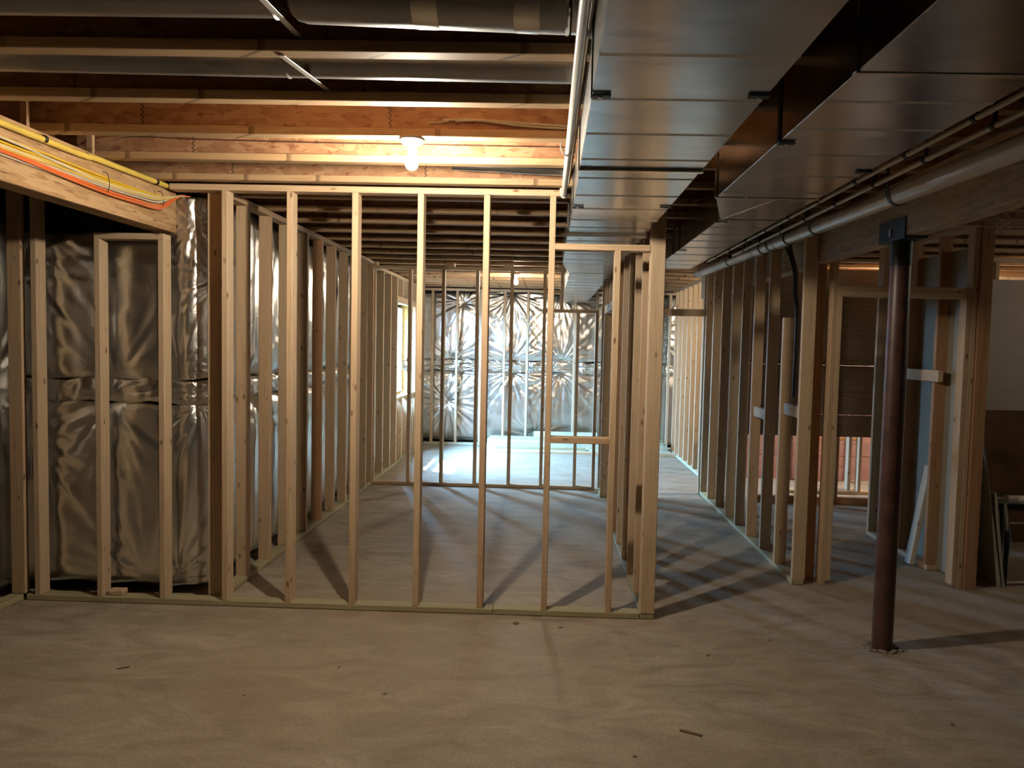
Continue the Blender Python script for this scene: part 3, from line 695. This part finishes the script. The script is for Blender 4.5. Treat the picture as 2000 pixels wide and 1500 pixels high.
# round ducts in the joist bays
rd = thing('round_duct', 'dark round duct with two foil tape bands in the nearest joist bay', 'round duct', (0, 2.19, 2.73))
def rp(x): return 2.722 - 0.03 * x
lathe('pipe', [(0.05, 0), (0.07, 0.006), (0.082, 0.02), (0.088, 0.045), (0.088, 0.83)], M['galv_dark'], rd, (-0.80, 2.19, rp(-0.80)), (0.83, 0, rp(0.03) - rp(-0.80)), 32)
for x in (-0.425, -0.125): lathe('tape_band', [(0.0888, 0), (0.0895, 0.004), (0.0895, 0.072), (0.0888, 0.076)], M['tape'], rd, (x, 2.19, rp(x)), (1, 0, -0.03), 32)
lathe('end_bead', [(0.0885, 0), (0.092, 0.006), (0.0885, 0.012)], M['galv'], rd, (0.028, 2.19, rp(0.028)), (1, 0, -0.03), 32)
lathe('takeoff_collar', [(0.088, 0.0), (0.088, 0.01), (0.094, 0.05), (0.10, 0.062)], M['galv'], rd, (0.043, 2.19, rp(0.04)), (1, 0, 0), 32)
rd0 = thing('round_duct', 'greenish grey round duct run at the top left of the picture', 'round duct', (-2, 2.19, 2.74))
lathe('pipe', [(0.085, 0), (0.085, 2.615)], M['galv_dark'], rd0, (-3.46, 2.19, 2.757), (1, 0, 0), 32)
lathe('end_bead', [(0.0855, 0), (0.09, 0.006), (0.0855, 0.012)], M['galv_dark'], rd0, (-0.857, 2.19, 2.757), (1, 0, 0), 32)
rd2 = thing('round_duct', 'long grey round duct in the second joist bay from the camera', 'round duct', (-1.5, 2.69, 2.74))
lathe('pipe', [(0.07, 0), (0.07, 3.55)], M['galv_dark'], rd2, (-3.46, 2.69, 2.766), (3.55, 0, -0.03), 32)
for x in (-2.2, -1.0): lathe('joint_bead', [(0.0705, 0), (0.074, 0.008), (0.0705, 0.016)], M['galv_dark'], rd2, (x, 2.69, 2.766 - 0.03 * (x + 3.46) / 3.55), (3.55, 0, -0.03), 32)
tag(lathe('conduit', [(0.03, 0), (0.03, 0.66)], M['galv'], None, (-0.58, 4.14, 2.722), (0.66, 0, -0.024), 20), 'short grey metal pipe between joists just right of the near bulb', 'pipe')

# steel bridging straps
for xa, xb, k, zt, lab in ((-0.92, -0.90, 1, 2.695, 'pale steel strap slung under the round duct between joists, left of the near bulb'), (-0.833, -0.846, 0, 2.70, 'steel strap slung under the round duct at the top of the picture')):
    ya, yb = joist_y(k - 1) + 0.064, joist_y(k) + 0.026
    o = lean('support_strap', None, (xa, ya - 0.03, H - 0.002), (xb, yb, zt), 0.022, 0.003, M['strap'], (1, 0, 0), 0.0005)
    tag(o, lab, 'strap', 'steel straps under the round ducts')

# ------------------------------------------------------------------ pipes
ZP = 2.6125
pv = thing('water_pipe', 'white plastic pipe strapped to joists along the left duct', 'pipe', (0.075, 3, ZP))
tube('pipe', [(0.086, -2.3, ZP), (0.066, 4.375, ZP)], 0.0165, M['pvc'], pv, 16)
tube('elbow', [(0.066, 4.372, ZP), (0.066, 4.39, ZP), (0.0645, 4.400, ZP + 0.006), (0.062, 4.406, ZP + 0.024), (0.061, 4.407, ZP + 0.045)], 0.0205, M['pvc'], pv, 16, 3)
tube('riser', [(0.061, 4.407, ZP + 0.03), (0.045, 4.407, 2.94)], 0.0165, M['pvc'], pv, 16)
for y in (1.50, 3.405):
    pts = [(0.03, y, H - 0.002), (0.034, y, 2.622), (0.05, y, 2.594), (0.076, y, 2.5925), (0.096, y, 2.604), (0.098, y, 2.63)]
    tube('pipe_strap', pts, 0.0042, M['strap'], pv, 6, 4)
def cable(name, pts, r, mat, lab, cat='cable', group=None, n=6):
    return tag(tube(name, pts, r, M[mat], None, 6, n), lab, cat, group)
cable('cable', [(0.1, -1.0, 2.637), (0.1, 1.5, 2.63), (0.094, 2.4, 2.636), (0.094, 3.3, 2.628), (0.09, 4.2, 2.637)], 0.0055, 'white_cable', 'white cable running between the white pipe and the left duct')
cable('cable', [(-0.52, 3.374, 2.735), (-0.4, 3.372, 2.739), (-0.2, 3.37, 2.728), (0.05, 3.37, 2.714), (0.15, 3.37, 2.71)], 0.006, 'white_cable', 'upper white cable on the joist right of the near bulb', group='white cables beside the near bulb')
cable('cable', [(-0.46, 3.368, 2.728), (-0.35, 3.366, 2.733), (-0.15, 3.365, 2.712), (0.05, 3.365, 2.702), (0.15, 3.365, 2.70)], 0.005, 'white_cable', 'lower white cable on the joist right of the near bulb', group='white cables beside the near bulb')
cable('cable', [(-0.58, 3.374, 2.722), (-0.54, 3.37, 2.722), (-0.49, 3.366, 2.728)], 0.0035, 'white_cable', 'stripped wire ends close above the near bulb')
cable('wire', [(-2.385, 3.72, 2.648), (-2.37, 3.80, 2.69), (-2.29, 3.835, 2.762), (-1.9, 3.838, 2.757), (-1.3, 3.838, 2.75), (-0.6, 3.838, 2.747), (0.1, 3.838, 2.746)], 0.0022, 'rust', 'thin reddish wire sagging along the joist behind the near bulb')

gp = thing('gas_pipe', 'yellow pipe clipped along the top edge of the left beam', 'pipe', (-2.305, 3.5, 2.6))
gpts = [(-2.394, -2.3, 2.606), (-2.394, 3.08, 2.612), (-2.394, 3.73, 2.625), (-2.394, 4.44, 2.638)]
tube('pipe', gpts, 0.0155, M['yellow'], gp, 14, 4)
for y, z in ((1.86, 2.609), (3.35, 2.617), (4.31, 2.635)): lathe('clip', [(0.017, 0), (0.019, 0.003), (0.019, 0.02), (0.017, 0.023)], M['black'], gp, (-2.394, y, z), (0, 1, 0.02), 14)
END = (-2.365, 4.68, 2.620)
runs = [('yellow2', 2.528, 2.520, 2.530, .0055, 'topmost bright yellow cable on the left beam'), ('yellow2', 2.505, 2.505, 2.522, .005, 'second bright yellow cable on the left beam, under the topmost'),
        ('white_cable', 2.522, 2.488, 2.520, .0055, 'upper cream cable crossing the yellow ones on the left beam'), ('yellow', 2.495, 2.496, 2.518, .005, 'dull yellow cable in the middle of the left beam bundle'),
        ('white_cable', 2.488, 2.478, 2.505, .0055, 'middle cream cable on the left beam'), ('yellow', 2.478, 2.484, 2.510, .005, 'lower dull yellow cable on the left beam'),
        ('white_cable', 2.480, 2.468, 2.492, .005, 'lower cream cable above the orange ones'), ('orange', 2.474, 2.452, 2.470, .0065, 'upper orange cable on the left beam'),
        ('orange', 2.462, 2.436, 2.455, .0065, 'lower orange cable on the left beam'), ('white_cable', 2.452, 2.440, 2.462, .004, 'lowest thin cream cable beside the orange ones')]
for i, (m, za, zb, zc, r, lab) in enumerate(runs):
    xo = -2.403 + 0.005 * (i % 3); za += 0.028; zb += 0.028; zc += 0.028
    cable('cable', [(xo, -2.2, za + 0.02), (xo, 1.5, za + 0.02), (xo, 3.06, za), (xo, 3.395, (za + zb) / 2 + 0.002), (xo + .004, 3.78, zb), (xo + .008, 4.09, (zb + zc) / 2 - 0.006), (xo + .012, 4.35, zc), (xo + .02, 4.55, 2.592 + 0.002 * (i % 4)), (END[0] - 0.004 + 0.004 * (i % 4), END[1], END[2] - 0.004 * (i % 3))], r, m, lab, 'cable', 'coloured cables on the left beam')
for y, z0, z1 in ((3.83, 2.468, 2.568), (4.37, 2.48, 2.58)):
    tag(tube('cable_tie', [(-2.411, y, z1 + 0.01), (-2.385, y, z1), (-2.379, y + 0.01, (z0 + z1) / 2), (-2.385, y, z0), (-2.411, y, z0 - 0.01)], 0.002, M['black'], None, 5, 4), 'thin tie round the coloured cables, %s' % ('nearer the camera' if y < 4.1 else 'nearer the corner'), 'cable tie', 'ties on the left beam cables')

def zb(y): return 2.483 + 0.02 * (y - 3.72)
dp = thing('drain_pipe', 'long grey plastic drain pipe hung beside the right beam', 'pipe', (1.70, 4, 2.5))
tube('pipe', [(1.70, -2.3, zb(-2.3)), (1.70, 8.25, zb(8.25))], 0.0475, M['pvc_grey'], dp, 28)
lathe('end_fitting', [(0.0478, 0), (0.054, 0.004), (0.054, 0.30), (0.045, 0.34), (0.02, 0.345)], M['pvc_grey'], dp, (1.70, 8.1, zb(8.1)), (0, 1, 0.02), 28)
for y0, y1 in ((5.83, 6.05), (5.22, 5.47)):
    hb = lathe('hub', [(0.0478, 0), (0.0535, 0.003), (0.0535, y1 - y0 - 0.003), (0.0478, y1 - y0)], M['pvc_grey'], dp, (1.70, y0, zb(y0)), (0, 1, 0.02), 28)
    for y in (y0 - 0.006, y1): lathe('hub_ring', [(0.0536, 0), (0.0555, 0.003), (0.0536, 0.008)], M['black'], hb, (1.70, y, zb(y)), (0, 1, 0.02), 28)
    tube('branch', [(1.685, (y0 + y1) / 2, zb(y0) + 0.02), (1.655, (y0 + y1) / 2 - 0.01, zb(y0) + 0.085), (1.65, (y0 + y1) / 2 - 0.01, H + 0.02)], 0.036, M['brownfit'], dp, 18)
for y, lab in ((3.62, 'nearest black strap holding the grey drain pipe'), (4.70, 'second black strap holding the grey drain pipe'), (5.63, 'black strap between the two drain pipe fittings'), (6.9, 'farthest black strap on the grey drain pipe')):
    z = zb(y); r = 0.0525; bm = bmesh.new(); ring = [(1.70 - r, H), (1.70 - r, z + 0.03)] + [(1.70 + r * math.cos(math.radians(a)), z + r * math.sin(math.radians(a))) for a in range(180, 375, 15)]
    prev = None
    for (x, zz) in ring:
        dx, dz_ = x - 1.70, zz - z; n = math.hypot(dx, dz_) or 1; f = 0.004
        q = [bm.verts.new((x, y - 0.013, zz)), bm.verts.new((x, y + 0.013, zz)), bm.verts.new((x - f * (1 if zz > z else -dx / n * -1), y + 0.013, zz - (0 if zz > z else -dz_ / n * f * -1))), bm.verts.new((x - f * (1 if zz > z else -dx / n * -1), y - 0.013, zz - (0 if zz > z else -dz_ / n * f * -1)))]
        if prev:
            for k in range(4): bm.faces.new((prev[k], prev[(k + 1) % 4], q[(k + 1) % 4], q[k]))
        prev = q
    tag(finish('pipe_strap', bm, M['black'], None), lab, 'pipe strap', 'black straps on the drain pipe')
for x, z, y1, lab, off in ((1.455, 2.520, 6.75, 'cream water pipe close along the right duct edge', 0.0), (1.598, 2.535, 6.4, 'cream water pipe between the right duct and the drain pipe', 0.13)):
    t = thing('water_pipe', lab, 'pipe', (x, 3, z))
    tube('pipe', [(x, -2.3, z), (x, y1, z)], 0.0115, M['pex'], t, 12)
    for i in range(10):
        y = 2.07 + 0.48 * i + off
        ck = lathe('clip', [(0.0125, 0), (0.0155, 0.002), (0.0155, 0.022), (0.0125, 0.024)], M['black'], t, (x, y, z), (0, 1, 0), 12)
        box('clip_stem', ck, x - 0.006, x + 0.006, y + 0.004, y + 0.02, z + 0.013, H if abs(((y - 2.396) % 0.48)) < 0.08 else H, M['black'], 0.001)
for i, (pts, lab) in enumerate(((((1.70, 1.4, 2.62), (1.72, 2.4, 2.60), (1.69, 2.8, 2.57), (1.72, 3.2, 2.615), (1.70, 3.6, 2.64)), 'grey cable sagging above the drain pipe at upper right, upper one'),
                                (((1.76, 1.4, 2.60), (1.75, 2.3, 2.57), (1.73, 2.75, 2.56), (1.76, 3.1, 2.60), (1.76, 3.5, 2.64)), 'grey cable sagging above the drain pipe at upper right, middle one'),
                                (((1.82, 1.2, 2.61), (1.82, 2.2, 2.55), (1.80, 2.7, 2.575), (1.82, 3.0, 2.61), (1.82, 3.4, 2.64)), 'grey cable sagging above the drain pipe at upper right, lowest one'))):
    cable('cable', pts, 0.006, 'brownfit', lab, group='cables above the drain pipe')
# cable bundle dropping between the right studs
for i, (dx, m, lab) in enumerate(((0.0, 'black', 'black cable dropping from the drain pipe between the right studs'), (0.03, 'brownfit', 'grey cable dropping beside the black one between the right studs'), (0.055, 'brownfit', 'grey cable nearest the end stud dropping from the drain pipe'))):
    cable('cable', [(1.80 + dx, 5.75 - dx, H - 0.06), (1.83 + dx * .6, 5.66, 2.48), (1.852 + dx * .5, 5.56, 2.30), (1.852 + dx * .4, 5.53, 2.15), (1.858 + dx * .3, 5.49, 2.0), (1.866 + dx * .3, 5.50, 1.70), (1.868 + dx * .3, 5.52, 1.35)], 0.008, m, lab, group='cables between the right studs')
for i, (a, b, c) in enumerate((((3.03, 5.19, 2.69), (3.10, 5.18, 2.64), (3.17, 5.17, 2.585)), ((3.06, 5.19, 2.70), (3.13, 5.18, 2.66), (3.165, 5.17, 2.625)), ((3.11, 5.19, 2.70), (3.14, 5.17, 2.66), (3.165, 5.17, 2.62)), ((3.19, 5.19, 2.71), (3.21, 5.17, 2.66), (3.17, 5.17, 2.62)))):
    cable('cable', [a, b, c], 0.0045, 'white_cable', ['longest white cable end above the orange brown post', 'second white cable end above the orange brown post', 'third white cable end above the orange brown post', 'looped white cable end right of the orange brown post'][i], group='white cable ends above the orange brown post')
cable('cable', [(2.4, 5.20, 2.60), (2.75, 5.185, 2.615), (3.1, 5.18, 2.612), (3.6, 5.18, 2.62), (4.2, 5.2, 2.63)], 0.0035, 'white_cable', 'long thin white cable crossing above the doorway at right')

# ------------------------------------------------------------------ bare bulbs
def bulb(x, y, strength, lab, colr=(1.0, 0.87, 0.68)):
    t = thing('bulb_fixture', lab, 'light', (x, y, H))
    lathe('lampholder', [(0.058, 0.0), (0.058, -0.008), (0.050, -0.020), (0.030, -0.030), (0.022, -0.034), (0.021, -0.052), (0.016, -0.054)], M['porcelain'], t, (x, y, H - 0.0005))
    prof = [(0.0135, -0.05), (0.014, -0.062), (0.02, -0.078), (0.028, -0.096), (0.0305, -0.112), (0.028, -0.128), (0.02, -0.139), (0.009, -0.1445), (0.001, -0.1455)]
    lathe('bulb', prof, emit('lit_bulb_glass', colr, strength), t, (x, y, H), seg=20)
    return t
bulb(-0.664, joist_y(2) + 0.032, BULB_NEAR, 'lit bare bulb in a white holder before the near stud wall')
bulb(-0.468, joist_y(15) + 0.032, BULB_FAR, 'lit bare bulb in the far room, small in the distance')
bulb(5.7, joist_y(5) + 0.032, FILL_SIDE, 'added fill bulb out of frame beyond the right edge')  # unseen bulb, placed to brighten the white partition and right-hand joists
b = bulb(4.15, joist_y(13) + 0.032, FILL_STAIR, 'added fill bulb hidden behind the stairs')  # unseen bulb, put in to light the space under the stairs

# ------------------------------------------------------------------ lumber on the floor of the far room
def board(x0, x1, y0, y1, z0, z1, m, lab):
    tag(box('lumber_board', None, x0, x1, y0, y1, z0, z1, M[m]), lab, 'board', 'lumber stacked in the far room')
board(-1.0, 2.05, 11.25, 11.385, 0.0, 0.038, 'pine', 'long pinkish board at the front on the far room floor')
board(-1.0, 2.0, 11.40, 11.54, 0.0, 0.038, 'treated_pale', 'long pale green board at the bottom of the lumber stack, front')
board(-1.0, 2.0, 11.56, 11.70, 0.0, 0.038, 'treated_pale', 'long pale green board at the bottom of the lumber stack, middle')
board(-1.0, 2.0, 11.72, 11.86, 0.0, 0.038, 'treated_pale', 'long pale green board at the bottom of the lumber stack, back')
board(-0.85, 0.62, 11.42, 11.51, 0.038, 0.076, 'treated', 'olive board lying in front on the lumber stack')
board(-0.98, 1.95, 11.60, 11.69, 0.038, 0.127, 'treated_pale', 'pale green board on edge in the lumber stack, front one')
board(-0.98, 1.95, 11.72, 11.81, 0.038, 0.127, 'treated_pale', 'pale green board on edge in the lumber stack, rear one')
board(-0.98, 1.9, 11.64, 11.80, 0.127, 0.165, 'treated_pale', 'flat pale green board covering the edge boards')
board(-0.95, 1.9, 11.66, 11.80, 0.165, 0.203, 'treated', 'flat olive board near the top of the lumber stack')
board(-0.22, 0.82, 11.68, 11.80, 0.203, 0.292, 'treated_pale', 'shorter pale board topmost on the lumber stack')

# ------------------------------------------------------------------ litter on the floor
for (x, y, l, w, a, lab) in ((0.668, 3.108, 0.10, 0.016, -0.42, 'dark wood splinter on the floor in the foreground, right of centre'), (-2.147, 3.542, 0.06, 0.006, 0.5, 'thin wood sliver on the floor at left')):
    o = box('wood_splinter', None, -l / 2, l / 2, -w / 2, w / 2, 0.0, 0.006, M['darkstep'], 0.002); o.location = (x, y, 0.0035); o.rotation_euler = (0, PI / 2, a)
    o.rotation_euler = (Matrix.Rotation(a, 3, 'Z') @ Matrix.Rotation(PI / 2, 3, 'Y')).to_euler()
    tag(o, lab, 'splinter')
rng = random.Random(12)
for (x, y, r, lab) in ((-1.058, 3.632, 0.008, 'tiny dark chip on the floor in front of the wall, fourth bay from the corner'), (-1.419, 3.309, 0.007, 'tiny dark chip on the floor nearer the camera, left of centre'), (0.109, 4.258, 0.011, 'dark chip on the floor close before the right end of the cross wall'),
                       (-0.163, 4.299, 0.016, 'brown flake on the bright patch of floor below the cross wall'), (1.339, 4.165, 0.009, 'tiny chip on the floor between the wall end and the column'), (0.923, 3.924, 0.008, 'tiny chip on the floor in front of the corridor'),
                       (1.896, 3.26, 0.009, 'tiny dark chip on the floor at lower right, before the column'), (0.397, 2.91, 0.008, 'tiny chip at the bottom edge of the picture, nearest the camera')):
    bm = bmesh.new(); bmesh.ops.create_icosphere(bm, subdivisions=1, radius=r)
    for v in bm.verts: v.co = Vector((v.co.x * rng.uniform(.8, 1.6), v.co.y * rng.uniform(.7, 1.1), v.co.z * rng.uniform(.25, .4)))
    z = min(v.co.z for v in bm.verts)
    for v in bm.verts: v.co += Vector((x, y, -z))
    tag(finish('wood_chip', bm, M['darkstep'], None), lab, 'chip', 'chips littering the floor')
